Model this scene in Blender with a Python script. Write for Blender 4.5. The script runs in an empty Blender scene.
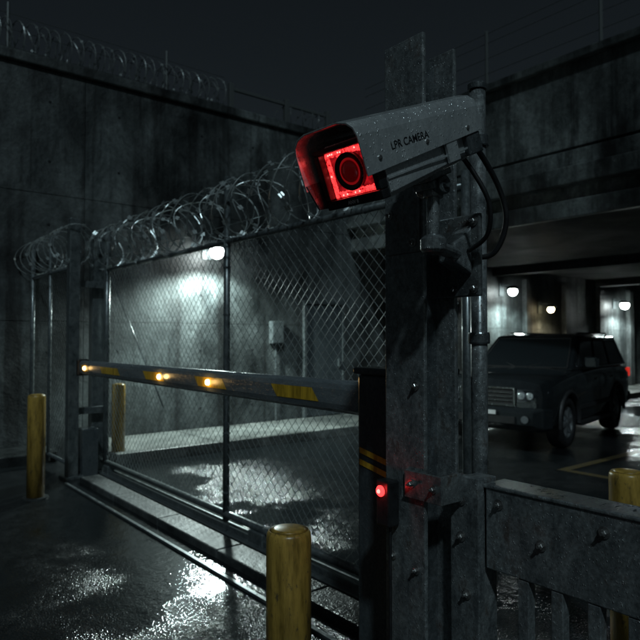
import bpy, bmesh, math, random
from mathutils import Vector, Matrix
random.seed(7)
S=bpy.context.scene
S.view_settings.view_transform='Standard'; S.view_settings.look='None'; S.view_settings.exposure=0
TH=math.atan2(.627,.779)
H=1.6
# ---------------------------------------------------------------- materials
def mk(name):
    m=bpy.data.materials.new(name); m.use_nodes=True
    nt=m.node_tree; b=nt.nodes['Principled BSDF']; return m,nt,b
def nd(nt,t,**k):
    n=nt.nodes.new(t)
    for a,v in k.items(): setattr(n,a,v)
    return n
def coords(nt,scale=(1,1,1)):
    tc=nd(nt,'ShaderNodeTexCoord'); mp=nd(nt,'ShaderNodeMapping'); mp.inputs['Scale'].default_value=scale
    nt.links.new(tc.outputs['Object'],mp.inputs[0]); return mp.outputs[0]
def noise(nt,v,scale,detail=3,rough=.6,dist=0):
    n=nd(nt,'ShaderNodeTexNoise'); n.inputs['Scale'].default_value=scale; n.inputs['Detail'].default_value=detail
    n.inputs['Roughness'].default_value=rough; n.inputs['Distortion'].default_value=dist; nt.links.new(v,n.inputs['Vector']); return n.outputs['Fac']
def ramp(nt,f,stops):
    r=nd(nt,'ShaderNodeValToRGB'); e=r.color_ramp.elements
    while len(e)<len(stops): e.new(.5)
    for i,(p,c) in enumerate(stops):
        e[i].position=p; e[i].color=(c[0],c[1],c[2],1) if hasattr(c,'__len__') else (c,c,c,1)
    nt.links.new(f,r.inputs[0]); return r.outputs[0]
def mixc(nt,a,b,f,mode='MIX'):
    m=nd(nt,'ShaderNodeMix',data_type='RGBA',blend_type=mode)
    if isinstance(f,(int,float)): m.inputs[0].default_value=f
    else: nt.links.new(f,m.inputs[0])
    for s,x in ((6,a),(7,b)):
        if hasattr(x,'default_value') or hasattr(x,'is_linked'): nt.links.new(x,m.inputs[s])
        else: m.inputs[s].default_value=(*x,1)
    return m.outputs[2]
def bump(nt,b,h,strength,dist=.01,prev=None):
    n=nd(nt,'ShaderNodeBump'); n.inputs['Strength'].default_value=strength; n.inputs['Distance'].default_value=dist
    nt.links.new(h,n.inputs['Height'])
    if prev: nt.links.new(prev,n.inputs['Normal'])
    nt.links.new(n.outputs[0],b.inputs['Normal']); return n.outputs[0]

def m_concrete(name,lo,hi,streak=(1,1,.42),wet=.55,drip=.9):
    m,nt,b=mk(name)
    n1=noise(nt,coords(nt,streak),1.7,5,.72,.4)
    n2=noise(nt,coords(nt),.55,3,.6,.6); n3=noise(nt,coords(nt),13,4,.8)
    c=ramp(nt,n1,[(.36,lo),(.64,hi)])
    c=mixc(nt,c,ramp(nt,n2,[(.36,.26),(.64,1.2)]),1,'MULTIPLY')
    c=mixc(nt,c,ramp(nt,n3,[(.32,.5),(.66,1.18)]),1,'MULTIPLY')
    d=ramp(nt,noise(nt,coords(nt,(3.3,3.3,.09)),1.3,4,.62),[(.50,1),(.60,.2)])
    dd=mixc(nt,(1,1,1),d,ramp(nt,n1,[(.4,1),(.6,.5)]))
    c=mixc(nt,c,dd,drip,'MULTIPLY')
    nt.links.new(c,b.inputs['Base Color'])
    nt.links.new(ramp(nt,n2,[(.35,wet-.15),(.65,wet+.25)]),b.inputs['Roughness'])
    bump(nt,b,n3,.75,.014)
    return m
def m_steel(name,lo=(.10,.115,.12),hi=(.26,.285,.29),metal=.55,rust=.25,ro=.36,drops=True,fine=.6,coat=.35,st=(5,5,3)):
    m,nt,b=mk(name)
    n1=noise(nt,coords(nt,st),2.6,5,.75,.5); n2=noise(nt,coords(nt),75,3,.75)
    c=ramp(nt,n1,[(.32,lo),(.66,hi)])
    c=mixc(nt,c,ramp(nt,n2,[(.3,fine),(.7,1.15)]),.9,'MULTIPLY')
    if rust:
        rf=ramp(nt,noise(nt,coords(nt,(1,1,.6)),13,5,.8),[(.55,0),(.68,rust)])
        c=mixc(nt,c,(.085,.042,.022),rf)
    nt.links.new(c,b.inputs['Base Color']); b.inputs['Metallic'].default_value=metal
    nt.links.new(ramp(nt,n1,[(.3,ro-.12),(.7,ro+.14)]),b.inputs['Roughness'])
    b.inputs['Coat Weight'].default_value=coat; b.inputs['Coat Roughness'].default_value=.12
    if drops:
        v=nd(nt,'ShaderNodeTexVoronoi'); v.inputs['Scale'].default_value=150
        nt.links.new(coords(nt,(1,1,.55)),v.inputs['Vector'])
        dr=ramp(nt,v.outputs['Distance'],[(.0,1),(.34,0)])
        h=mixc(nt,dr,ramp(nt,n2,[(.48,0),(.56,1)]),1,'MULTIPLY')
        bump(nt,b,h,.8,.003)
    return m
def m_yellow(name,base=(.42,.285,.065),dirt=.85,d0=.57):
    m,nt,b=mk(name)
    n=noise(nt,coords(nt,(6,6,.8)),5,4,.75)
    c=ramp(nt,n,[(.32,[x*.35 for x in base]),(.6,base)])
    n2=noise(nt,coords(nt,(1,1,.5)),30,5,.8)
    c=mixc(nt,c,(.045,.042,.038),ramp(nt,n2,[(d0,0),(d0+.07,dirt)])); nt.links.new(c,b.inputs['Base Color'])
    b.inputs['Roughness'].default_value=.3
    bump(nt,b,n2,.3,.003); return m
def m_plain(name,col,ro=.4,metal=0,var=.3,bs=.1,sc=30,coat=0):
    m,nt,b=mk(name)
    n=noise(nt,coords(nt),sc,3,.7)
    c=ramp(nt,n,[(.3,[x*(1-var) for x in col]),(.7,[x*(1+var) for x in col])])
    nt.links.new(c,b.inputs['Base Color']); b.inputs['Metallic'].default_value=metal
    nt.links.new(ramp(nt,n,[(.3,max(.02,ro-.07)),(.7,ro+.1)]),b.inputs['Roughness'])
    b.inputs['Coat Weight'].default_value=coat
    if bs: bump(nt,b,n,bs,.003)
    return m
def m_wire(name,col,ro,metal):
    m,nt,b=mk(name); b.inputs['Base Color'].default_value=(*col,1); b.inputs['Roughness'].default_value=ro; b.inputs['Metallic'].default_value=metal
    return m
def m_emit(name,col,st,base=(.02,.02,.02),sample=False):
    m,nt,b=mk(name)
    b.inputs['Base Color'].default_value=(*base,1); b.inputs['Emission Color'].default_value=(*col,1)
    b.inputs['Emission Strength'].default_value=st
    if not sample: m.cycles.emission_sampling='NONE'
    return m
def m_emit_var(name,lo,hi,sc,s0,s1):
    m,nt,b=mk(name); b.inputs['Base Color'].default_value=(.02,.005,.005,1); b.inputs['Roughness'].default_value=.25
    n=noise(nt,coords(nt),sc,3,.7)
    nt.links.new(ramp(nt,n,[(s0,lo),(s1,hi)]),b.inputs['Emission Color']); b.inputs['Emission Strength'].default_value=1
    m.cycles.emission_sampling='NONE'; return m
def m_asphalt():
    m,nt,b=mk('wet_asphalt')
    mid=noise(nt,coords(nt),7,5,.7); big=noise(nt,coords(nt),.6,3,.55)
    vor=nd(nt,'ShaderNodeTexVoronoi'); vor.inputs['Scale'].default_value=105; nt.links.new(coords(nt),vor.inputs['Vector'])
    c=ramp(nt,vor.outputs['Distance'],[(.1,(.034,.037,.039)),(.7,(.011,.013,.014))])
    c=mixc(nt,c,ramp(nt,mid,[(.3,.5),(.7,1.2)]),1,'MULTIPLY')
    pud=ramp(nt,big,[(.44,0),(.54,1)])
    c=mixc(nt,c,(.009,.011,.012),pud)
    nt.links.new(c,b.inputs['Base Color'])
    r=ramp(nt,mid,[(.3,.07),(.7,.24)]); r=mixc(nt,r,(.035,.035,.035),pud); nt.links.new(r,b.inputs['Roughness'])
    h=mixc(nt,vor.outputs['Distance'],(.35,.35,.35),ramp(nt,big,[(.44,.08),(.54,.90)]))
    p=bump(nt,b,h,.6,.007); bump(nt,b,mid,.20,.03,p)
    b.inputs['Specular IOR Level'].default_value=.55
    return m

CONC=m_concrete('stained_concrete',(.018,.024,.025),(.125,.142,.142))
CONC2=m_concrete('overpass_concrete',(.030,.038,.038),(.185,.207,.205))
SOFF=m_concrete('soffit_shade_concrete',(.008,.010,.011),(.022,.025,.025),(1,1,1),.85,.3)  # darkened concrete: the gloom under the deck is put into the colour
PAVE=m_concrete('pavement_concrete',(.09,.10,.095),(.22,.23,.215),(1,1,1),.4,.2)
TRK=m_concrete('wet_track_concrete',(.025,.030,.031),(.08,.088,.088),(1,1,1),.34,.2)
ASPH=m_asphalt()
STEEL=m_steel('galvanised_steel',(.13,.145,.152),(.38,.41,.415),.5,.6,.32,True,.42)
STEEL_P=m_steel('rusty_plate_steel',(.10,.11,.115),(.26,.28,.28),.45,.9,.36,True,.5)
STEEL_D=m_steel('dark_steel',(.06,.07,.074),(.17,.19,.2),.5,.5,.34,True,.5)
STEEL_B=m_steel('background_steel',(.07,.085,.09),(.2,.225,.23),.5,.2,.36,False)
CAMM=m_steel('camera_housing_metal',(.42,.45,.46),(.58,.61,.615),.5,.0,.25,True,.85,.5)
CAMD=m_plain('camera_black_plastic',(.015,.016,.017),.3)
WIRE=m_wire('galvanised_wire',(.42,.46,.46),.3,.6)
WIRE_D=m_wire('dark_wire',(.11,.12,.12),.4,.4)
YEL=m_yellow('yellow_paint',(.46,.29,.06),.75,.58)
YELR=m_yellow('reflective_yellow',(.75,.46,.04),.4,.64)
ARMM=m_steel('barrier_grey_paint',(.15,.18,.195),(.25,.28,.295),.3,.1,.26,True,.8,.5,(5,1,5))
CAB=m_steel('cabinet_dark_paint',(.055,.068,.075),(.10,.118,.127),.25,.1,.33)
BLK=m_plain('black_rubber',(.012,.012,.013),.5,0,.3,0)
REDG=m_emit('red_led',(1,.03,.03),2.6)
REDM=m_emit_var('red_panel_glow',(.06,.001,.002),(.42,.006,.010),38,.35,.65)
REDR=m_emit_var('red_led_board',(.45,.006,.01),(2.6,.10,.10),80,.38,.6)
REDL=m_emit('red_lens_edge_glow',(1,.015,.02),.16)  # lens rim emits red itself, standing in for LED light caught on it
REDI=m_emit('indicator_red',(1,.03,.03),4)
REDH=m_emit('red_hot_led',(1,.14,.12),5)
LAMP=m_emit('lamp_glass',(.88,1,.98),60,(.8,.8,.8))
LAMPW=m_emit('lamp_glass_warm',(1,.8,.45),18,(.8,.8,.8))
AMB=m_emit('amber_marker',(1,.66,.28),7,(.5,.3,.1))
BOLT=m_steel('bolt_steel',(.2,.2,.2),(.45,.45,.44),.8,.5,.3,False)

# ---------------------------------------------------------------- helpers
def finish(name,bm,mat,parent=None,frame=True,bev=0,smooth=False,rot=None,loc=None):
    me=bpy.data.meshes.new(name); bmesh.ops.recalc_face_normals(bm,faces=bm.faces[:]); bm.to_mesh(me); bm.free()
    o=bpy.data.objects.new(name,me); S.collection.objects.link(o)
    for mm in (mat if isinstance(mat,(list,tuple)) else [mat]): me.materials.append(mm)
    if parent: o.parent=parent
    elif frame: o.rotation_euler=(0,0,TH)
    if rot: o.rotation_euler=rot
    if loc: o.location=loc
    if smooth:
        for p in me.polygons: p.use_smooth=True
    if bev:
        md=o.modifiers.new('b','BEVEL'); md.width=bev; md.segments=2; md.limit_method='ANGLE'; md.angle_limit=math.radians(40)
    return o
def empty(name,frame=True,loc=None,rotz=None):
    o=bpy.data.objects.new(name,None); S.collection.objects.link(o); o.empty_display_size=.1
    o.rotation_euler=(0,0,TH if frame else (rotz or 0))
    if loc: o.location=loc
    return o
def box(bm,x0,x1,y0,y1,z0,z1,mi=0):
    v=[bm.verts.new(p) for p in ((x0,y0,z0),(x1,y0,z0),(x1,y1,z0),(x0,y1,z0),(x0,y0,z1),(x1,y0,z1),(x1,y1,z1),(x0,y1,z1))]
    for f in ((0,3,2,1),(4,5,6,7),(0,1,5,4),(1,2,6,5),(2,3,7,6),(3,0,4,7)):
        fc=bm.faces.new([v[i] for i in f]); fc.material_index=mi
    return v
def tube(bm,pts,r,n=6,cap=True,r2=None):
    pts=[Vector(p) for p in pts]; rings=[]; up=None
    for i,p in enumerate(pts):
        t=(pts[min(i+1,len(pts)-1)]-pts[max(i-1,0)]).normalized()
        if up is None:
            up=Vector((0,0,1)) if abs(t.z)<.9 else Vector((1,0,0))
        a=(up-t*up.dot(t)).normalized(); b=t.cross(a); up=a
        rr=r if r2 is None else r+(r2-r)*i/(len(pts)-1)
        rings.append([bm.verts.new(p+a*rr*math.cos(k*2*math.pi/n)+b*rr*math.sin(k*2*math.pi/n)) for k in range(n)])
    for i in range(len(rings)-1):
        for k in range(n):
            bm.faces.new((rings[i][k],rings[i][(k+1)%n],rings[i+1][(k+1)%n],rings[i+1][k]))
    if cap: bm.faces.new(rings[0][::-1]); bm.faces.new(rings[-1])
def lathe(bm,prof,c=(0,0,0),axis='z',n=28):
    rings=[]
    for r,h in prof:
        ring=[]
        for k in range(n):
            a=2*math.pi*k/n; x,y=r*math.cos(a),r*math.sin(a)
            p={'z':(x,y,h),'x':(h,x,y),'y':(x,h,y)}[axis]
            ring.append(bm.verts.new((p[0]+c[0],p[1]+c[1],p[2]+c[2])))
        rings.append(ring)
    for i in range(len(rings)-1):
        for k in range(n): bm.faces.new((rings[i][k],rings[i][(k+1)%n],rings[i+1][(k+1)%n],rings[i+1][k]))
    bm.faces.new(rings[0]); bm.faces.new(rings[-1])
def B(): return bmesh.new()
def hexbolts(bm,pts,axis='x',r=.012,sgn=-1):
    for p in pts:
        lathe(bm,[(r*1.7,0),(r*1.7,sgn*.003)],p,axis,16)
        lathe(bm,[(r,sgn*.003),(r,sgn*.011),(r*.8,sgn*.013)],p,axis,6)
        lathe(bm,[(r*.55,sgn*.012),(r*.5,sgn*.022)],p,axis,12)
def smooth_path(pts,n=10):
    pts=[Vector(p) for p in pts]; P=[pts[0]]+pts+[pts[-1]]; out=[]
    for i in range(1,len(P)-2):
        for k in range(n):
            t=k/n; a,b,c,d=P[i-1],P[i],P[i+1],P[i+2]
            out.append(.5*((2*b)+(c-a)*t+(2*a-5*b+4*c-d)*t*t+(3*b-a-3*c+d)*t**3))
    out.append(pts[-1]); return out

# ---------------------------------------------------------------- ground
bm=B()
vs=[bm.verts.new(p) for p in ((-300,-300,0),(300,-300,0),(300,300,0),(-300,300,0))]; bm.faces.new(vs)
finish('ground',bm,ASPH)
bm=B(); 
y0=7.75
for i in range(20):
    x=2.95+i*1.5
    box(bm,x+.006,x+1.494,y0+.16,9.2,-.05,.125)
finish('pavement',bm,PAVE,bev=.006)
bm=B()
for i in range(20):
    x=2.95+i*1.5
    box(bm,x+.004,x+1.496,y0,y0+.15,-.05,.135)
finish('kerb',bm,PAVE,bev=.015)
bm=B()
for i in range(7): box(bm,-7+i*1.35,-7+i*1.35+1.34,8.45,9.2,-.05,.13)
finish('kerb',bm,TRK,bev=.015)
# sliding gate track
bm=B()
for i in range(5): box(bm,2.28,2.50,2.0+i*1.02,2.0+i*1.02+1.012,-.03,.06)
tr=empty('gate_track')
finish('track_kerb',bm,TRK,tr,bev=.012)
bm=B(); box(bm,2.66,2.68,1.8,7.4,.0,.05); box(bm,2.72,2.74,1.8,7.4,0,.05); box(bm,2.6,2.8,1.8,7.4,0,.012); box(bm,2.12,2.15,2.0,7.1,0,.02)
finish('track_rail',bm,STEEL_B,tr,bev=.003)
# painted markings
bm=B()
def flat(bm,pts,z=.004): bm.faces.new([bm.verts.new((p[0],p[1],z)) for p in pts])
for i in range(5):
    x=7.0+i*2.4; flat(bm,[(x,.3),(x+.12,.3),(x+.12,4.0),(x,4.0)])
flat(bm,[(7.0,4.004),(18,4.004),(18,4.12),(7.0,4.12)])
flat(bm,[(3.1,1.2),(5.6,1.2),(5.6,1.32),(3.1,1.32)])
flat(bm,[(3.1,.4),(5.6,.4),(5.6,.52),(3.1,.52)])
flat(bm,[(-2,7.3),(1.3,7.3),(1.3,7.4),(-2,7.4)])
MARK=m_yellow('worn_road_paint',(.20,.14,.035),.95,.44)
finish('road_marking',bm,MARK)

# ---------------------------------------------------------------- left wall
WY=9.22
w=empty('concrete_wall')
bm=B(); box(bm,-9,34,WY+.03,WY+.6,-.1,5.42); finish('core',bm,CONC,w)
bm=B(); x=-9.0
while x<33:
    for z0,z1 in ((-.05,1.83),(1.837,3.63),(3.637,5.4)):
        box(bm,x,x+2.393,WY,WY+.035,z0,z1)
    x+=2.4
finish('panels',bm,CONC,w,bev=.004)
bm=B(); box(bm,-9,34,WY-.06,WY+.66,5.421,5.56); finish('coping',bm,CONC,w,bev=.012)
bm=B(); x=-9.0
while x<33:
    for dx in (.5,1.9):
        for z in (.45,1.4,2.3,3.2,4.1,4.95): lathe(bm,[(.022,0),(.02,-.002)],(x+dx,WY,z),'y',10)
    x+=2.4
finish('tie_holes',bm,CAMD,w)
d=empty('service_door')
bm=B(); box(bm,7.0,7.06,WY-.07,WY-.001,.13,2.3); box(bm,7.94,8.0,WY-.07,WY-.001,.13,2.3); box(bm,7.061,7.939,WY-.07,WY-.001,2.24,2.3); finish('frame',bm,STEEL_B,d,bev=.004)
bm=B(); box(bm,7.065,7.935,WY-.04,WY-.002,.14,2.235); finish('leaf',bm,CAB,d,bev=.004)
bm=B(); box(bm,7.82,7.86,WY-.09,WY-.041,1.05,1.2); finish('handle',bm,STEEL_B,d,bev=.004)
d=empty('electrical_box')
bm=B(); box(bm,6.25,6.5,WY-.12,WY-.001,1.5,1.9); finish('case',bm,STEEL_B,d,bev=.01)
bm=B(); tube(bm,[(6.37,WY-.05,.14),(6.37,WY-.05,1.5)],.018,8); finish('conduit',bm,STEEL_B,d)
bm=B(); box(bm,6.27,6.48,WY-.126,WY-.121,1.52,1.88); finish('door',bm,STEEL_B,d)

# razor coils
def coil(bm,x,y0,y1,z,R,pitch,r,barb=.012,axis='y',seg=30,jit=.03,every=3,wob=1):
    turns=(y1-y0)/pitch; n=int(turns*seg); pts=[]
    ph=random.random()*6
    for i in range(n+1):
        a=i/seg*2*math.pi; t=y0+(y1-y0)*i/n
        rr=R*(1+jit*math.sin(a*.37+ph)+jit*math.sin(a*.11))
        c=rr*math.cos(a); s=rr*math.sin(a); t+=wob*(.25*pitch*math.sin(a*2+ph)+.3*pitch*math.sin(a*.23+ph))
        pts.append((x+c,t,z+s) if axis=='y' else (t,x+c,z+s))
    tube(bm,pts,r,4,False)
    if barb:
        for i in range(0,n,every):
            p=Vector(pts[i]); t=(Vector(pts[min(i+1,n)])-p).normalized()
            o=Vector((random.uniform(-1,1),random.uniform(-1,1),random.uniform(-1,1))); o=(o-t*o.dot(t)).normalized()
            for sg in (1,-1):
                a=bm.verts.new(p-t*barb*1.2+o*sg*r); b=bm.verts.new(p+t*barb*1.2+o*sg*r)
                c=bm.verts.new(p+t*barb*1.4+o*sg*barb*1.3); d=bm.verts.new(p-t*barb*1.4+o*sg*barb*1.3)
                bm.faces.new((a,b,c,d))
WIRE_M=m_wire('weathered_wire',(.22,.24,.24),.35,.4)
wt=empty('wall_top_fence')
bm=B(); coil(bm,WY+.3,-8,5.4,5.86,.25,.16,.007,.013,'x',wob=.35); coil(bm,WY+.32,-8,5.4,5.84,.2,.23,.006,.012,'x',wob=.35); finish('razor_coil',bm,WIRE_M,wt)
bm=B()
for x in (-6,-3.2,-.6,2.0,4.4): tube(bm,[(x,WY+.3,5.55),(x,WY+.3,6.35)],.022,8)
for z in (5.72,5.98,6.2): tube(bm,[(-8,WY+.3,z),(5.5,WY+.3,z)],.006,5)
finish('posts_and_wires',bm,WIRE_D,wt)
rl=empty('wall_railing')
bm=B()
for x in (5.55,6.75,7.75): box(bm,x,x+.09,WY+.2,WY+.29,5.56,6.1)
box(bm,5.645,6.745,WY+.22,WY+.27,5.98,6.04); box(bm,6.845,7.745,WY+.22,WY+.27,5.98,6.04)
finish('railing_frame',bm,WIRE_D,rl,bev=.005)
bm=B(); coil(bm,WY+.3,6.8,8.2,5.8,.2,.2,.005,.014,'x'); finish('razor_coil',bm,WIRE_D,rl)

# ---------------------------------------------------------------- overpass
BX=8.25
ov=empty('overpass')
bm=B(); box(bm,BX+.05,BX+14,-7,WY-.002,3.34,4.3); finish('deck',bm,CONC2,ov,bev=.02)
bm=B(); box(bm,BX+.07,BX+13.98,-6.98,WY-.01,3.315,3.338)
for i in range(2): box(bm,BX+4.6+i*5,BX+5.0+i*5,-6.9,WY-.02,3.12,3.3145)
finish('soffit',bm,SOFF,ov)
bm=B(); y=WY-.07
while y>-7:
    box(bm,BX+.0,BX+.3,y-2.99,y,4.301,5.5); y-=3.0
finish('parapet',bm,CONC2,ov,bev=.008)
bm=B(); box(bm,BX-.1,BX+.36,-7,WY-.07,5.501,5.62); finish('parapet_cap',bm,CONC2,ov,bev=.015)
bm=B(); box(bm,BX-.16,BX+.049,-7,WY-.01,3.75,4.0); box(bm,BX-.05,BX+.049,-7,WY-.01,4.003,4.25); box(bm,BX-.06,BX+.049,-7,WY-.01,3.30,3.55); finish('fascia_ledge',bm,CONC2,ov,bev=.015)
bm=B(); box(bm,BX+.3,BX+12.5,-5.6,-5.0,-.05,3.11); finish('abutment',bm,CONC2,ov,bev=.02)
bf=empty('overpass_wire_fence')
bm=B()
for y in (8,6.1,4.2,2.3,.4,-1.5): tube(bm,[(BX+.15,y,5.6),(BX+.15,y,6.6)],.028,8)
for z in (5.9,6.15,6.4,6.56): tube(bm,[(BX+.15,9,z),(BX+.15,-3,z)],.006,5)
finish('posts_and_wires',bm,WIRE_D,bf)

# far enclosing wall
fw_=empty('concrete_wall')
bm=B(); box(bm,30,30.5,-12,WY-.1,-.1,4.2)
for i in range(14): box(bm,29.9,29.999,-11.8+i*1.5,-11.5+i*1.5,-.1,4.1)
finish('ribbed_wall',bm,CONC,fw_)
bm=B()
for i in range(9): box(bm,12.2+i*1.9,12.45+i*1.9,WY-.14,WY-.002,.126,3.11 if i<6 else 4.6)
finish('pilasters',bm,CONC,w,bev=.01)

# ---------------------------------------------------------------- wall lamps
def wall_lamp(lx,z,power,mat,col,R=.09):
    e=empty('wall_lamp')
    bm=B(); box(bm,lx-.09,lx+.09,WY-.03,WY-.001,z-.1,z+.22); tube(bm,[(lx,WY-.03,z+.14),(lx,WY-.2,z+.16),(lx,WY-.3,z+.12)],.018,8)
    finish('bracket',bm,STEEL_B,e)
    bm=B(); lathe(bm,[(.03,.14),(.1,.12),(.16,.065),(.162,.055)],(lx,WY-.34,z)); finish('shade',bm,STEEL_B,e,smooth=True)
    bm=B(); lathe(bm,[(.01,-R),(R*.65,-R*.8),(R,-.02),(R,.01),(R*.8,.053)],(lx,WY-.34,z)); finish('glass',bm,mat,e,smooth=True)
    l=bpy.data.lights.new('bulb','SPOT'); l.energy=power; l.color=col; l.spot_size=math.radians(160); l.spot_blend=.5; l.shadow_soft_size=.1
    o=bpy.data.objects.new('bulb',l); S.collection.objects.link(o); o.parent=e; o.location=(lx,WY-.4,z-.14)
    o.rotation_euler=(math.radians(-10),0,0)
wall_lamp(5.0,3.0,780,LAMP,(.80,1,.96),.12)
wall_lamp(13.2,2.74,300,LAMP,(.80,1,.97),.11)
wall_lamp(14.9,2.35,50,LAMPW,(1,.8,.5),.09)
wall_lamp(19.0,2.6,360,LAMP,(.85,1,.98),.13)

# ---------------------------------------------------------------- chain link
def chain(bm,x,y0,y1,z0,z1,s=.062,r=.0021):
    L=y1-y0; Hh=z1-z0
    for sg in (1,-1):
        k=-Hh
        while k<L:
            a=max(k,0); b=min(k+Hh,L)
            if b-a>.01:
                za,zb=a-k,b-k
                if sg<0: za,zb=Hh-za,Hh-zb
                off=.0022*sg
                pts=[]
                for q in range(5):
                    f=q/4; yy=y0+a+(b-a)*f; zz=z0+za+(zb-za)*f
                    pts.append((x+off+.012*math.sin(yy*2.1)*math.sin(zz*1.9),yy,zz))
                tube(bm,pts,r,3,False)
            k+=s*1.414
FX=2.7
cg=empty('chain_link_gate')
bm=B(); chain(bm,FX,2.16,7.5,.12,2.4); finish('mesh',bm,WIRE,cg)
bm=B()
tube(bm,[(FX,2.1,2.42),(FX,7.55,2.42)],.024,12); tube(bm,[(FX,2.1,.12),(FX,7.55,.12)],.03,12)
for y,zt in ((2.1,2.5),(4.62,2.98),(7.45,2.95)): tube(bm,[(FX+.0,y,0.06),(FX,y,zt)],.028 if y!=7.45 else .035,12)
tube(bm,[(FX+.02,5.9,.9),(FX+.02,7.4,2.35)],.006,8)
finish('frame',bm,STEEL_B,cg,smooth=True)
bm=B()
for y in (4.62,7.45):
    for z in (.3,.8,1.3,1.8,2.2): lathe(bm,[(.032,-.008),(.032,.008)],(FX,y,z),'z',12)
y=2.5
while y<7.4: lathe(bm,[(.028,-.006),(.028,.006)],(FX,y,2.42),'y',10); y+=.4
finish('tie_bands',bm,STEEL_B,cg)
bm=B(); coil(bm,FX,2.8,7.6,2.68,.245,.25,.0055,.016,'y',32); coil(bm,FX+.02,2.85,7.5,2.66,.21,.37,.0045,.014,'y',32)
for z in (2.56,2.75,2.93): tube(bm,[(FX,2.6,z),(FX,7.5,z)],.0025,4)
finish('razor_coil',bm,WIRE,cg)
bm=B(); box(bm,FX-.05,FX+.05,7.25,7.4,.0,.1); box(bm,FX-.05,FX+.05,4.0,4.2,.0,.1); finish('rollers',bm,STEEL_B,cg,bev=.01)
gf=empty('chain_link_fence'); FX2=2.28
bm=B(); chain(bm,FX2,7.45,9.15,.14,2.42); finish('mesh',bm,WIRE_D,gf)
bm=B(); tube(bm,[(FX2,7.4,2.42),(FX2,9.18,2.42)],.022,10); tube(bm,[(FX2,7.4,.14),(FX2,9.18,.14)],.022,10); tube(bm,[(FX2,9.12,.05),(FX2,9.12,2.9)],.03,10)
tube(bm,[(FX2,8.3,.05),(FX2,8.3,2.9)],.022,10)
finish('frame',bm,STEEL_B,gf,smooth=True)
bm=B(); coil(bm,FX2,7.2,9.15,2.68,.22,.22,.005,.013,'y',30); finish('razor_coil',bm,WIRE,gf)
gp=empty('gate_post')
bm=B(); box(bm,FX2-.06,FX2+.06,7.32,7.44,0,2.98); box(bm,FX2-.11,FX2+.11,7.27,7.49,-.01,.03); finish('post',bm,STEEL_B,gp,bev=.008)
bm=B(); box(bm,FX2+.3,FX2+.44,7.6,7.74,0,2.85); finish('rear_post',bm,STEEL_B,gp,bev=.008)
bm=B(); box(bm,FX2+.061,FX2+.42,7.5,7.58,2.2,2.28); box(bm,FX2+.061,FX2+.42,7.5,7.58,.7,.78); finish('guide_bars',bm,STEEL_B,gp,bev=.005)
bm=B(); box(bm,FX2+.1,FX2+.28,7.3,7.5,0,.55); finish('motor_box',bm,CAB,gp,bev=.01)

# ---------------------------------------------------------------- bollards
def bollard(x,y,r,h):
    e=empty('bollard',False,(x,y,0))
    bm=B(); lathe(bm,[(r,-.02),(r,h-.03),(r*.97,h-.012),(r*.88,h)],n=36); t=finish('tube',bm,YEL,e)
    bm=B(); lathe(bm,[(r*.86,h+.0005),(r*.6,h+.006),(r*.1,h+.009)],n=36); finish('cap',bm,YEL,e,smooth=True)
    bm=B(); lathe(bm,[(r*1.5,-.01),(r*1.45,.012),(r*1.02,.016)],n=30); finish('footing',bm,TRK,e)
    for p in t.data.polygons: p.use_smooth=len(p.vertices)==4
bollard(-.112,2.25,.081,.915)
bollard(-2.85,6.28,.085,1.03)
bollard(-2.63,8.15,.085,1.0)
bollard(1.52,3.1,.085,.94)

# ---------------------------------------------------------------- barrier
br=empty('boom_barrier')
bm=B(); box(bm,1.63,1.86,1.5,1.795,.04,1.46); finish('cabinet',bm,CAB,br,bev=.012)
bm=B(); box(bm,1.615,1.875,1.49,1.806,1.461,1.487); finish('cabinet_lid',bm,CAB,br,bev=.008)
bm=B(); box(bm,1.62,1.87,1.49,1.805,0,.04); finish('base',bm,STEEL_D,br)
bm=B()
for z in (1.16,1.115):
    vs=[bm.verts.new(p) for p in ((1.6275,1.78,z),(1.6275,1.52,z-.05),(1.6275,1.52,z-.028),(1.6275,1.78,z+.022))]; bm.faces.new(vs)
finish('warning_bands',bm,YELR,br)
AX=1.744; AZ=1.352
def armh(y): return .070-.012*(y-1.78)/3.6
bm=B()
vs=[]
for y in (1.797,5.35):
    h=armh(y); c=.55*h; wv=.036
    vs.append([bm.verts.new((AX+a,y,AZ+b)) for a,b in [(-wv,-h+c),(-wv*.85,-h+c*.4),(-wv*.4,-h),(wv*.4,-h),(wv*.85,-h+c*.4),(wv,-h+c),(wv,h-c),(wv*.85,h-c*.4),(wv*.4,h),(-wv*.4,h),(-wv*.85,h-c*.4),(-wv,h-c)]])
for k in range(12): bm.faces.new((vs[0][k],vs[0][(k+1)%12],vs[1][(k+1)%12],vs[1][k]))
bm.faces.new(vs[0]); bm.faces.new(vs[1][::-1])
finish('arm',bm,ARMM,br,bev=.002)
bm=B()
for y0,y1 in ((2.13,2.5),(2.92,3.29),(3.69,4.03),(4.44,4.86),(5.1,5.3)):
    x=AX-.0375
    q=[(y0,-.42),(y1-.05,-.42),(y1,.42),(y0+.05,.42)]
    bm.faces.new([bm.verts.new((x,y,AZ+f*armh(y))) for y,f in q])
finish('yellow_reflectors',bm,YELR,br)
bm=B()
for y in (3.12,3.76,5.2): lathe(bm,[(.018,0),(.016,-.012),(.006,-.018)],(AX-.038,y,AZ),'x',14)
finish('marker_lights',bm,AMB,br)
for y,e_ in ((3.12,.16),(3.76,.16),(5.2,.05)):
    l=bpy.data.lights.new('marker_glow','POINT'); l.energy=e_; l.color=(1,.6,.2); l.shadow_soft_size=.015
    o=bpy.data.objects.new('marker_glow',l); S.collection.objects.link(o); o.parent=br; o.location=(AX-.08,y,AZ)
bm=B(); box(bm,AX-.05,AX+.05,5.352,5.39,AZ-.07,AZ+.07); finish('arm_tip',bm,BLK,br,bev=.01)

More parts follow.
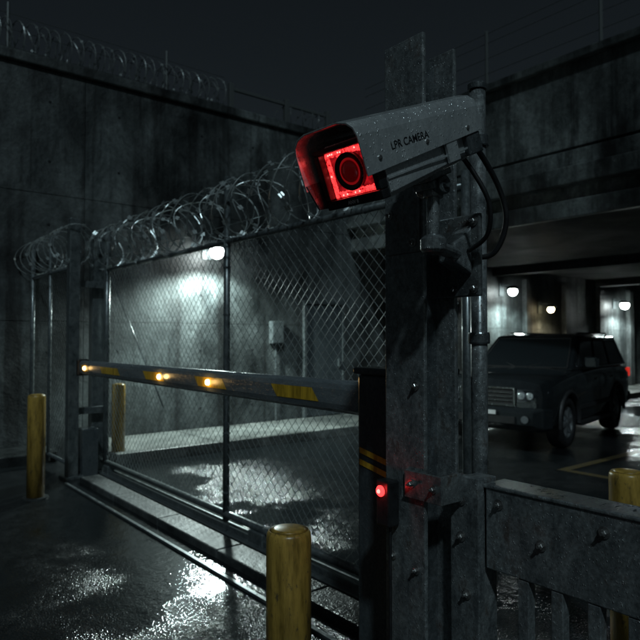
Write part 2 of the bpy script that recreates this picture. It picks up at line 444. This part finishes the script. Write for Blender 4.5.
# ---------------------------------------------------------------- steel post (I-beam)
PX=1.46
sp=empty('steel_post')
bm=B(); box(bm,PX,PX+.016,1.30,1.47,0,2.565); finish('front_flange',bm,STEEL,sp,bev=.004)
bm=B(); box(bm,PX+.15,PX+.166,1.30,1.47,0,2.555); finish('rear_flange',bm,STEEL,sp,bev=.004)
bm=B(); box(bm,PX+.0165,PX+.1495,1.379,1.391,0,2.53); finish('web',bm,STEEL_D,sp)
bm=B(); box(bm,PX-.1,PX+.27,1.2,1.57,-.005,.02); finish('base_plate',bm,STEEL_D,sp,bev=.003)
bm=B(); hexbolts(bm,[(PX-.0105,1.435,2.0),(PX-.0105,1.335,1.90),(PX-.001,1.435,.90),(PX-.001,1.335,1.45),(PX-.001,1.335,.88)],r=.0085); finish('bolts',bm,BOLT,sp)
bm=B(); box(bm,PX-.01,PX-.0005,1.312,1.458,1.87,2.04); finish('splice_plate',bm,STEEL_P,sp,bev=.002)
bm=B(); random.seed(3)
for (yy) in (1.3755,1.3945):
    pts=[(PX+.0185,yy,z*.012+.9) for z in range(0,135)]
    tube(bm,[(p[0]+random.uniform(-.0008,.0008),p[1]+random.uniform(-.0008,.0008),p[2]) for p in pts],.004,5)
finish('weld_bead',bm,STEEL_D,sp,smooth=True)
random.seed(11)

# conduit pipe behind
cp=empty('conduit_pipe',False)
bm=B(); tube(bm,[(.562,2.2,0),(.562,2.2,2.49)],.029,20); finish('pipe',bm,STEEL,cp,smooth=True)
bm=B()
for z in (1.02,1.6,2.3): lathe(bm,[(.036,-.02),(.038,-.015),(.038,.015),(.036,.02)],(.562,2.2,z))
lathe(bm,[(.034,0),(.034,.02),(.02,.03)],(.562,2.2,2.485))
finish('couplings',bm,STEEL_D,cp)

# indicator unit
il=empty('indicator_light')
bm=B(); box(bm,PX-.052,PX-.002,1.405,1.462,1.0,1.145); finish('case',bm,CAMD,il,bev=.006)
bm=B(); lathe(bm,[(.017,0),(.018,-.004),(.013,-.01)],(PX-.0525,1.438,1.112),'x',20); finish('led',bm,REDI,il,smooth=True)
bm=B(); lathe(bm,[(.007,0),(.005,-.004)],(PX-.063,1.438,1.112),'x',14); finish('led_core',bm,REDH,il)
bm=B(); tube(bm,smooth_path([(PX-.02,1.43,1.0),(PX-.022,1.428,.8),(PX-.02,1.43,.4),(PX-.02,1.43,0)]),.0055,8); finish('cable',bm,BLK,il,smooth=True)
l=bpy.data.lights.new('led_glow','POINT'); l.energy=.07; l.color=(1,.03,.03); l.shadow_soft_size=.01
o=bpy.data.objects.new('led_glow',l); S.collection.objects.link(o); o.parent=il; o.location=(PX-.085,1.445,1.112)

# ---------------------------------------------------------------- steel gate right foreground
sg=empty('steel_gate')
GX=1.585
bm=B(); box(bm,GX,GX+.012,-1.6,1.168,.905,1.145); finish('beam_face',bm,STEEL,sg,bev=.004)
bm=B(); box(bm,GX-.005,GX+.105,-1.6,1.175,1.1455,1.158); finish('beam_top',bm,STEEL,sg,bev=.004)
bm=B(); box(bm,GX+.0125,GX+.1,-1.6,1.165,.905,.917); box(bm,GX+.09,GX+.1,-1.6,1.165,.9175,1.145); finish('beam_back',bm,STEEL_D,sg)
bm=B(); box(bm,GX-.03,GX+.0,1.172,1.28,0.1,1.175); finish('stile_plate',bm,STEEL,sg,bev=.004)
bm=B(); box(bm,GX+.001,GX+.07,1.178,1.25,0.1,1.17); finish('stile',bm,STEEL,sg,bev=.004)
bm=B(); y=1.06
while y>-1.5:
    box(bm,GX+.002,GX+.036,y-.035,y,.08,.904); y-=.105
box(bm,GX+.037,GX+.07,-1.6,1.17,.12,.17)
finish('pickets',bm,STEEL,sg,bev=.003)
bm=B(); box(bm,PX-.012,PX-.001,1.225,1.375,1.10,1.185); box(bm,PX-.001,GX-.031,1.225,1.235,1.10,1.185); finish('hinge_bracket',bm,STEEL_P,sg,bev=.002)
bm=B(); hexbolts(bm,[(GX-.031,1.235,1.10),(GX-.031,1.235,.99),(GX-.031,1.215,.82)],r=.0095)
hexbolts(bm,[(GX-.001,1.12,1.105),(GX-.001,.98,1.02),(GX-.001,.62,1.02),(GX-.001,.8,1.10)],r=.0095)
hexbolts(bm,[(PX-.0125,1.345,1.145),(PX-.0125,1.255,1.145)],r=.008)
finish('bolts',bm,BOLT,sg)

# ---------------------------------------------------------------- security camera
sc=empty('security_camera',False)
fwv=Vector((-.665,-.60,-.385)).normalized()
left=Vector((0,0,1)).cross(fwv).normalized(); up=fwv.cross(left)
M=Matrix((fwv,left,up)).transposed().to_4x4(); M.translation=Vector((.083,1.526,2.015))
def cam_part(name,bm,mat,bev=0,smooth=False):
    bm.transform(M); return finish(name,bm,mat,sc,bev=bev,smooth=smooth)
def loft_x(bm,secs):
    rings=[[bm.verts.new((x,a,b)) for a,b in pr] for x,pr in secs]
    n=len(rings[0])
    for i in range(len(rings)-1):
        for k in range(n): bm.faces.new((rings[i][k],rings[i][(k+1)%n],rings[i+1][(k+1)%n],rings[i+1][k]))
    bm.faces.new(rings[0][::-1]); bm.faces.new(rings[-1])
def sect(w,zt,zb,ct=.022,cb=.012):
    return [(-w,zb+cb),(-w+cb,zb),(w-cb,zb),(w,zb+cb),(w,zt-ct),(w-ct*.35,zt-ct*.3),(w-ct*1.2,zt+.002),(-w+ct*1.2,zt+.002),(-w+ct*.35,zt-ct*.3),(-w,zt-ct)]
ZB=-.085; ZT=.072
bm=B(); loft_x(bm,[(-.40,sect(.08,.06,-.058)),(-.385,sect(.09,.066,-.066)),(-.02,sect(.098,ZT,ZB)),(0,sect(.098,ZT,ZB))]); cam_part('casing',bm,CAMM,.0015)
def shell(bm,x0,x1,w,zt,zs,t,slope=0,tz=0):
    def arc(w,zt,zs): 
        return [(w,zs),(w,zt-.04),(w-.006,zt-.02),(w-.022,zt-.006),(w-.05,zt+.002),(-w+.05,zt+.002),(-w+.022,zt-.006),(-w+.006,zt-.02),(-w,zt-.04),(-w,zs)]
    R=[]
    for x,dz,ez in ((x0,0,0),(x1,slope,tz)):
        mk_=lambda a,b,i:bm.verts.new((x,a,b+(dz if i in(0,9) else ez)))
        R.append(([mk_(a,b,i) for i,(a,b) in enumerate(arc(w,zt,zs))],[mk_(a,b,i) for i,(a,b) in enumerate(arc(w-t,zt-t,zs))]))
    for i in range(9):
        bm.faces.new((R[0][0][i],R[0][0][i+1],R[1][0][i+1],R[1][0][i]))
        bm.faces.new((R[0][1][i],R[1][1][i],R[1][1][i+1],R[0][1][i+1]))
        for q in (0,1): bm.faces.new((R[q][0][i],R[q][1][i],R[q][1][i+1],R[q][0][i+1]))
    for i in (0,9): bm.faces.new((R[0][0][i],R[1][0][i],R[1][1][i],R[0][1][i]))
bm=B(); shell(bm,-.43,.075,.109,.100,-.005,.004,-.015,.014); cam_part('hood',bm,CAMM,.0012)
bm=B()
for x in (-.36,-.17,.02): lathe(bm,[(.006,0),(.006,.003),(.003,.004)],(x,.109,.012),'y',12)
cam_part('screws',bm,BOLT)
bm=B(); box(bm,-.42,-.35,-.1,.1055,-.062,-.006); cam_part('rear_clamp',bm,STEEL_D,.004)
bm=B(); box(bm,-.385,.0,.0985,.1015,-.043,-.037); box(bm,-.3,-.25,.0985,.107,-.06,-.008); cam_part('side_rail',bm,CAMM,.001)
bm=B()
for a in ((-.096,.096,.058,.070),(-.096,.096,-.083,-.060)): box(bm,0.0005,.03,a[0],a[1],a[2],a[3])
box(bm,.0005,.03,-.096,-.079,-.0595,.0575); box(bm,.0005,.03,.079,.096,-.0595,.0575)
cam_part('front_bezel',bm,CAMD,.003)
bm=B(); box(bm,.0006,.006,-.0785,.0785,-.059,.057); cam_part('front_panel',bm,REDM)
bm=B(); s=-1
vs=[bm.verts.new(p) for p in ((.0,s*.1075,-.005),(.073,s*.1075,-.005),(.052,s*.1075,-.072),(.0,s*.1075,-.08),(.0,s*.1015,-.005),(.073,s*.1015,-.005),(.052,s*.1015,-.072),(.0,s*.1015,-.08))]
for f in ((0,1,2,3),(4,5,6,7),(0,1,5,4),(1,2,6,5),(2,3,7,6),(3,0,4,7)): bm.faces.new([vs[i] for i in f])
cam_part('visor_cheek',bm,STEEL_D,.001)
bm=B(); lathe(bm,[(.047,.006),(.047,.018),(.044,.021),(.040,.014),(.033,.013),(.031,.012)],(0,0,0),'x',40); cam_part('lens_barrel',bm,CAMD,0,True)
bm=B(); lathe(bm,[(.0335,.0145),(.0315,.0150),(.0305,.0145)],(0.0,0,0),'x',40); cam_part('lens_ring',bm,REDL)
m,nt,b=mk('lens_glass'); b.inputs['Base Color'].default_value=(.03,.002,.003,1); b.inputs['Roughness'].default_value=.03; b.inputs['Coat Weight'].default_value=1
b.inputs['Emission Color'].default_value=(1,.008,.015,1); b.inputs['Emission Strength'].default_value=.028  # faint red glow painted into the lens glass by emission
bm=B(); lathe(bm,[(.030,.0125),(.025,.019),(.015,.0235),(.006,.025),(.001,.0252)],(0,0,0),'x',36); cam_part('lens_glass',bm,m,0,True)
bm=B(); hot=B(); strip=B()
for i in range(21):
    for j in range(15):
        y=-.072+i*.0072; z=-.053+j*.00742
        edge=min(i,20-i,j,14-j)
        if edge>1 or random.random()<.35: continue
        t=hot if edge==0 and random.random()<.4 else bm
        lathe(t,[(.0026,.006),(.0022,.008),(.001,.0088)],(0,y+random.uniform(-.0008,.0008),z+random.uniform(-.0008,.0008)),'x',7)
cam_part('infrared_leds',bm,REDG); cam_part('infrared_leds_bright',hot,REDH)
for y0_,y1_,z0_,z1_ in ((-.078,.078,-.0585,-.045),(-.078,.078,.043,.0565),(-.078,-.063,-.0449,.0429),(.063,.078,-.0449,.0429)): box(strip,.0061,.0068,y0_,y1_,z0_,z1_)
cam_part('led_board',strip,REDR)
l=bpy.data.lights.new('infrared_glow','AREA'); l.energy=.11; l.color=(1,.03,.03); l.shape='RECTANGLE'; l.size=.14; l.size_y=.1
o=bpy.data.objects.new('infrared_glow',l); S.collection.objects.link(o); o.parent=sc
o.matrix_local=M@Matrix(((0,0,-1,.032),(0,-1,0,0),(-1,0,0,0),(0,0,0,1)))
def text(body,size,x,y,z,mat,face='side',name='label'):
    cu=bpy.data.curves.new(name,'FONT'); cu.body=body; cu.size=size; cu.extrude=.0003; cu.align_x='LEFT'; cu.offset=.0002
    o=bpy.data.objects.new(name,cu); S.collection.objects.link(o); cu.materials.append(mat); o.parent=sc
    if face=='side': L=Matrix(((-1,0,0,x),(0,0,1,y),(0,1,0,z),(0,0,0,1)))
    else: L=Matrix(((0,0,1,x),(1,0,0,y),(0,1,0,z),(0,0,0,1)))
    o.matrix_local=M@L
text('LPR CAMERA',.0265,-.028,.1096,.020,CAMD)
WH=m_plain('label_white',(.6,.6,.6),.5,0,.1,0)
text('ANV 8',.013,.0305,-.020,-.077,WH,'front')
# bracket
bm=B(); box(bm,-.32,-.22,-.035,.055,-.092,-.0725); box(bm,-.305,-.235,-.025,.05,-.114,-.0925); cam_part('foot',bm,STEEL,.004)
c0=M@Vector((-.27,.018,-.114))
def lw(x,y,z): return Vector((x*math.cos(TH)-y*math.sin(TH),x*math.sin(TH)+y*math.cos(TH),z))
nb=Vector((c0.x,c0.y,1.855))
bm=B(); tube(bm,[c0+Vector((0,0,.02)),c0-Vector((0,0,.03))],.028,20); tube(bm,[c0-Vector((0,0,.028)),nb+Vector((0,0,.03))],.018,18)
lathe(bm,[(.028,-.02),(.036,-.012),(.036,.016),(.03,.024),(.02,.03)],nb)
finish('neck',bm,STEEL,sc,bev=.002)
kb=B(); lathe(kb,[(.022,-.045),(.026,-.042),(.026,.042),(.022,.045)],(0,0,0),'y',24); lathe(kb,[(.012,-.054),(.014,-.0455)],(0,0,0),'y',6); lathe(kb,[(.014,.0455),(.012,.054)],(0,0,0),'y',6)
kb.transform(Matrix.Translation(c0)@Matrix.Rotation(TH,4,'Z')); finish('swivel_knuckle',kb,STEEL_D,sc,bev=.002)
pb=lw(1.56,1.245,1.86)
bm=B(); tube(bm,[nb,nb*.6+pb*.4,pb],.02,14)
finish('arm',bm,STEEL,sc,bev=.002)
R4=Matrix.Rotation(TH,4,'Z')
bm=B(); box(bm,1.588,1.604,1.185,1.425,1.73,1.99); bm.transform(R4); finish('mounting_plate',bm,STEEL_P,sc,bev=.005)
bm=B(); hexbolts(bm,[(1.5875,1.205,1.965),(1.5875,1.205,1.755),(1.5875,1.285,1.755)],r=.009)
bm.transform(R4); finish('plate_bolts',bm,BOLT,sc)
bm=B()
vs=[(1.5875,1.955),(1.5875,1.80),(1.54,1.82),(1.50,1.835),(1.50,1.89),(1.54,1.91)]
A=[bm.verts.new((x,1.212,z)) for x,z in vs]; C=[bm.verts.new((x,1.278,z)) for x,z in vs]
bm.faces.new(A); bm.faces.new(C[::-1])
for i in range(6): bm.faces.new((A[i],A[(i+1)%6],C[(i+1)%6],C[i]))
bm.transform(R4); finish('arm_socket',bm,STEEL,sc,bev=.006)
bm=B()
r0=M@Vector((-.40,.05,-.02)); r1=M@Vector((-.40,.02,-.045))
tube(bm,smooth_path([r0,r0+Vector((.05,.03,-.005)),(.535,1.85,2.05),(.565,1.88,1.95),(.535,1.92,1.86),(.47,1.97,1.86)]),.0085,10)
tube(bm,smooth_path([r1,r1+Vector((.04,.02,-.02)),(.49,1.80,2.0),(.50,1.85,1.91),(.46,1.92,1.87)]),.007,10)
lathe(bm,[(.016,-.02),(.016,.02)],r0,'x',12)
finish('cables',bm,BLK,sc,smooth=True)

# ---------------------------------------------------------------- SUV
PAINT=m_plain('black_car_paint',(.022,.026,.029),.13,.35,.15,0,8,1)
PAINT.node_tree.nodes['Principled BSDF'].inputs['Coat Roughness'].default_value=.02
GLS=m_plain('car_glass',(.012,.015,.017),.03,0,.1,0); CHR=m_plain('chrome',(.40,.42,.43),.2,1,.1,0)
PLA=m_plain('dark_trim',(.018,.018,.019),.5,0,.2,.1); LNS=m_plain('headlight_glass',(.16,.17,.18),.06,.3,.2,0,60,1)
BULB=m_plain('headlight_reflector',(.75,.8,.82),.15,.7,.1,0)
TAIL=m_emit('tail_light',(1,.05,.03),.5,(.3,.01,.01)); RIM=m_plain('wheel_rim',(.26,.27,.28),.3,.7,.1,0)
car=empty('parked_suv',False,(2.42,9.0,0),math.radians(50)); car.scale=(.91,.95,.955)
def cp_(name,bm,mat,bev=0,smooth=False): return finish(name,bm,mat,car,bev=bev,smooth=smooth)
st=[(0.0,.80,.92,.36),(.05,.88,1.02,.32),(.18,.95,1.07,.30),(.5,.99,1.10,.30),(.9,1,1.13,.30),(1.4,1,1.16,.30),(2.4,1,1.18,.30),(3.3,1,1.18,.30),(4.2,1,1.17,.30),(4.55,.98,1.15,.34),(4.72,.93,1.1,.38),(4.76,.88,1.0,.42)]
bm=B(); rings=[]
for x,wf,zt,zb in st:
    w=.93*wf; dome=.035 if x<1.5 else .02
    half=[(w*.86,zb),(w*.97,zb+.1),(w*.985,.62),(w*1.0,.80),(w*.99,zt-.13),(w*.955,zt-.03),(w*.88,zt),(w*.5,zt+dome),(0,zt+dome*1.2)]
    rings.append([bm.verts.new((x,a,b)) for a,b in half]+[bm.verts.new((x,-a,b)) for a,b in reversed(half[:-1])])
n=len(rings[0])
for i in range(len(rings)-1):
    for k in range(n): bm.faces.new((rings[i][k],rings[i][(k+1)%n],rings[i+1][(k+1)%n],rings[i+1][k]))
bm.faces.new(rings[0][::-1]); bm.faces.new(rings[-1])
body=cp_('body',bm,PAINT)
cut=B()
for x in (.93,3.67):
    for s in (-1,1): lathe(cut,[(.43,s*.55),(.43,s*1.2)],(x,0,.40),'y',36)
cm=bpy.data.meshes.new('c'); bmesh.ops.recalc_face_normals(cut,faces=cut.faces[:]); cut.to_mesh(cm); co=bpy.data.objects.new('c',cm); S.collection.objects.link(co)
co.parent=car
md=body.modifiers.new('bo','BOOLEAN'); md.operation='DIFFERENCE'; md.object=co; md.solver='EXACT'
bpy.context.view_layer.update()
dg=bpy.context.evaluated_depsgraph_get(); nm=bpy.data.meshes.new_from_object(body.evaluated_get(dg))
body.modifiers.clear(); body.data=nm; bpy.data.objects.remove(co)
b2=body.modifiers.new('b','BEVEL'); b2.width=.012; b2.segments=2; b2.angle_limit=math.radians(25)
for p in nm.polygons: p.use_smooth=True
cb=[(1.32,.845),(4.66,.845)]; ct=[(2.02,.70),(4.36,.70)]; zb,zt=1.16,1.70
def pt(side,s,t,off=0):
    if side in('L','R'):
        sg_=1 if side=='L' else -1
        xb=cb[0][0]+(cb[1][0]-cb[0][0])*s; xt=ct[0][0]+(ct[1][0]-ct[0][0])*s
        return Vector((xb+(xt-xb)*t,sg_*((cb[0][1]+(ct[0][1]-cb[0][1])*t)+off),zb+(zt-zb)*t+off*.2))
    i=0 if side=='F' else 1; sg_=-1 if side=='F' else 1
    x=cb[i][0]+(ct[i][0]-cb[i][0])*t; w=cb[i][1]+(ct[i][1]-cb[i][1])*t
    return Vector((x+sg_*off,-w+2*w*s,zb+(zt-zb)*t+off*.7))
bm=B()
lo=[bm.verts.new(p) for p in ((1.32,-.845,zb),(4.66,-.845,zb),(4.66,.845,zb),(1.32,.845,zb))]
hi=[bm.verts.new(p) for p in ((2.02,-.70,zt),(4.36,-.70,zt),(4.36,.70,zt),(2.02,.70,zt))]
tp=[bm.verts.new(p) for p in ((2.25,-.55,zt+.055),(4.25,-.55,zt+.05),(4.25,.55,zt+.05),(2.25,.55,zt+.055))]
for k in range(4):
    bm.faces.new((lo[k],lo[(k+1)%4],hi[(k+1)%4],hi[k])); bm.faces.new((hi[k],hi[(k+1)%4],tp[(k+1)%4],tp[k]))
bm.faces.new(tp); bm.faces.new(lo[::-1])
cp_('cabin',bm,PAINT,.03,True)
bm=B()
def pane(side,s0,s1,t0,t1):
    q=[pt(side,s0,t0,.008),pt(side,s1,t0,.008),pt(side,s1,t1,.008),pt(side,s0,t1,.008)]
    bm.faces.new([bm.verts.new(p) for p in q])
for sd in 'LR':
    pane(sd,.07,.335,.08,.86); pane(sd,.365,.62,.08,.86); pane(sd,.65,.93,.08,.86)
pane('F',.05,.95,.06,.93); pane('B',.08,.92,.15,.85)
cp_('windows',bm,GLS)
bm=B()
for sd in 'LR':
    for s0,s1 in ((.07,.335),(.365,.62),(.65,.93)):
        q=[pt(sd,s0,.08,.01),pt(sd,s1,.08,.01),pt(sd,s1,.86,.01),pt(sd,s0,.86,.01)]
        for a in range(4): tube(bm,[q[a],q[(a+1)%4]],.007,5)
q=[pt('F',.05,.06,.01),pt('F',.95,.06,.01),pt('F',.95,.93,.01),pt('F',.05,.93,.01)]
for a in range(4): tube(bm,[q[a],q[(a+1)%4]],.01,5)
cp_('window_trim',bm,PLA)
bm=B()
for s in (-1,1): tube(bm,[(2.25,s*.60,1.735),(2.4,s*.61,1.765),(4.1,s*.61,1.765),(4.2,s*.60,1.735)],.014,8)
cp_('roof_rails',bm,PLA)
bm=B()
for s in (-1,1): box(bm,1.62,1.78,s*1.03-.1,s*1.03+.09,1.2,1.37); box(bm,1.68,1.74,s*.9-.06,s*.9+.06,1.2,1.24)
cp_('mirrors',bm,PAINT,.03)
bm=B()
for s in (-1,1):
    for x in (1.45,2.55,3.5): box(bm,x,x+.008,s*.932-.002,s*.932+.002,.42,1.1)
    box(bm,1.4,3.2,s*.935-.012,s*.935+.012,.56,.62); box(bm,1.4,3.2,s*.9-.06,s*.9+.1,.3,.36)
cp_('side_trim',bm,PLA,.004)
bm=B()
for s in (-1,1):
    for x in (2.3,3.28): box(bm,x,x+.16,s*.945-.015,s*.945+.015,.98,1.01)
cp_('door_handles',bm,CHR,.006)
bm=B(); rb=B(); fl=B()
for x in (.93,3.67):
    for s in (-1,1):
        lathe(bm,[(.24,s*.66),(.36,s*.665),(.385,s*.70),(.39,s*.80),(.385,s*.87),(.36,s*.905),(.25,s*.90),(.245,s*.84)],(x,0,.39),'y',40)
        lathe(rb,[(.243,s*.80),(.243,s*.885),(.225,s*.89),(.215,s*.85),(.06,s*.845)],(x,0,.39),'y',36)
        lathe(rb,[(.06,s*.84),(.055,s*.895),(.02,s*.9)],(x,0,.39),'y',20)
        for k in range(6):
            a=k*math.pi/3+.2; u=Vector((math.cos(a),0,math.sin(a))); v=Vector((-math.sin(a),0,math.cos(a))); c=Vector((x,0,.39))
            q=[c+u*.05+v*.03,c+u*.225+v*.022,c+u*.225-v*.022,c+u*.05-v*.03]
            A=[rb.verts.new(p+Vector((0,s*.85,0))) for p in q]; Bv=[rb.verts.new(p+Vector((0,s*.892,0))) for p in q]
            rb.faces.new(Bv)
            for i in range(4): rb.faces.new((A[i],A[(i+1)%4],Bv[(i+1)%4],Bv[i]))
        prev=None
        for k in range(25):
            a=math.radians(-8)+math.radians(196)*k/24
            pr=[fl.verts.new((x+r_*math.cos(a),s*yy_,.40+r_*math.sin(a))) for r_,yy_ in ((.425,.90),(.43,.955),(.475,.95),(.49,.915))]
            if prev:
                for i in range(3): fl.faces.new((prev[i],prev[i+1],pr[i+1],pr[i]))
            prev=pr
cp_('tyres',bm,BLK,0,True); cp_('rims',rb,RIM); cp_('arch_flares',fl,PLA,0,True)
bm=B(); loft=[(-.07,[(-.70,.42),(.70,.42),(.72,.62),(-.72,.62)]),(-.02,[(-.84,.36),(.84,.36),(.85,.66),(-.85,.66)]),(.16,[(-.935,.36),(.935,.36),(.94,.66),(-.94,.66)])]
loft_x(bm,loft); cp_('front_bumper',bm,PAINT,.025)
bm=B(); box(bm,-.085,-.06,-.45,.45,.43,.53); box(bm,-.02,.03,-.42,.42,.70,.94); cp_('grille_backing',bm,BLK)
bm=B()
for z in (.745,.80,.86): box(bm,-.035,-.021,-.40,.40,z,z+.014)
box(bm,-.04,-.022,-.44,.44,.925,.95); box(bm,-.04,-.022,-.44,.44,.68,.70)
for s in (-1,1): box(bm,-.04,-.022,s*.43-.015,s*.43+.015,.701,.924)
cp_('grille',bm,CHR,.004)
bm=B(); hb=B()
for s in (-1,1):
    v=[(-.03,.47,.74),(.0,.70,.75),(.12,.84,.78),(.17,.87,.90),(.02,.76,.92),(-.015,.47,.92)]
    A=[bm.verts.new((a-.012,s*b,c)) for a,b,c in v]; C=[bm.verts.new((a+.12,s*b*.97,c)) for a,b,c in v]
    bm.faces.new(A); 
    for i in range(6): bm.faces.new((A[i],A[(i+1)%6],C[(i+1)%6],C[i]))
    for yy_,xx in ((.54,-.045),(.66,-.03)):
        lathe(hb,[(.055,0),(.052,-.012),(.035,-.004),(.018,-.012),(.004,-.014)],(xx,s*yy_,.833),'x',20)
cp_('headlights',bm,LNS,.006); cp_('headlight_reflectors',hb,BULB,0,True)
bm=B()
for s in (-1,1): lathe(bm,[(.055,-.09),(.05,-.085),(.05,-.03)],(0,s*.6,.5),'x',18)
cp_('fog_lamps',bm,LNS)
bm=B(); box(bm,-.095,-.086,-.16,.16,.55,.61); cp_('number_plate',bm,WH)
bm=B()
for s in (-1,1): box(bm,4.64,4.775,s*.84-.05,s*.84+.05,.93,1.1)
cp_('tail_lights',bm,TAIL,.01)
bm=B(); box(bm,4.66,4.84,-.88,.88,.44,.64); cp_('rear_bumper',bm,PLA,.03)
bm=B()
for s in (-1,1): tube(bm,[(1.34,s*.1,1.2),(1.62,s*.62,1.36)],.008,6)
cp_('wipers',bm,BLK)

# ---------------------------------------------------------------- world, moon, camera
md_=Vector((.06,-.72,.74)).normalized()
el=math.asin(md_.z); az=math.atan2(md_.x,md_.y)
W=bpy.data.worlds.new('World'); S.world=W; W.use_nodes=True; nt=W.node_tree
bg=nt.nodes['Background']; sk=nd(nt,'ShaderNodeTexSky'); sk.sky_type='NISHITA'; sk.sun_disc=False; sk.sun_elevation=el; sk.sun_rotation=az
hs=nd(nt,'ShaderNodeHueSaturation'); hs.inputs['Saturation'].default_value=.5
nt.links.new(sk.outputs[0],hs.inputs['Color']); tint=mixc(nt,hs.outputs[0],(.84,1.0,.97),1,'MULTIPLY'); nt.links.new(tint,bg.inputs[0]); bg.inputs[1].default_value=.0034
L=bpy.data.lights.new('moon','SUN'); L.energy=.78; L.angle=math.radians(3); L.color=(.70,.92,1)
o=bpy.data.objects.new('moon',L); S.collection.objects.link(o); o.rotation_euler=(-md_).to_track_quat('-Z','Y').to_euler()
c=bpy.data.cameras.new('camera'); o=bpy.data.objects.new('camera',c); S.collection.objects.link(o)
c.lens=35; c.sensor_width=36; c.clip_end=1000; c.clip_start=.05; o.location=(0,0,H); o.rotation_euler=(math.radians(90+1.66),0,0)
c.dof.use_dof=True; c.dof.focus_distance=1.75; c.dof.aperture_fstop=5.6
S.camera=o
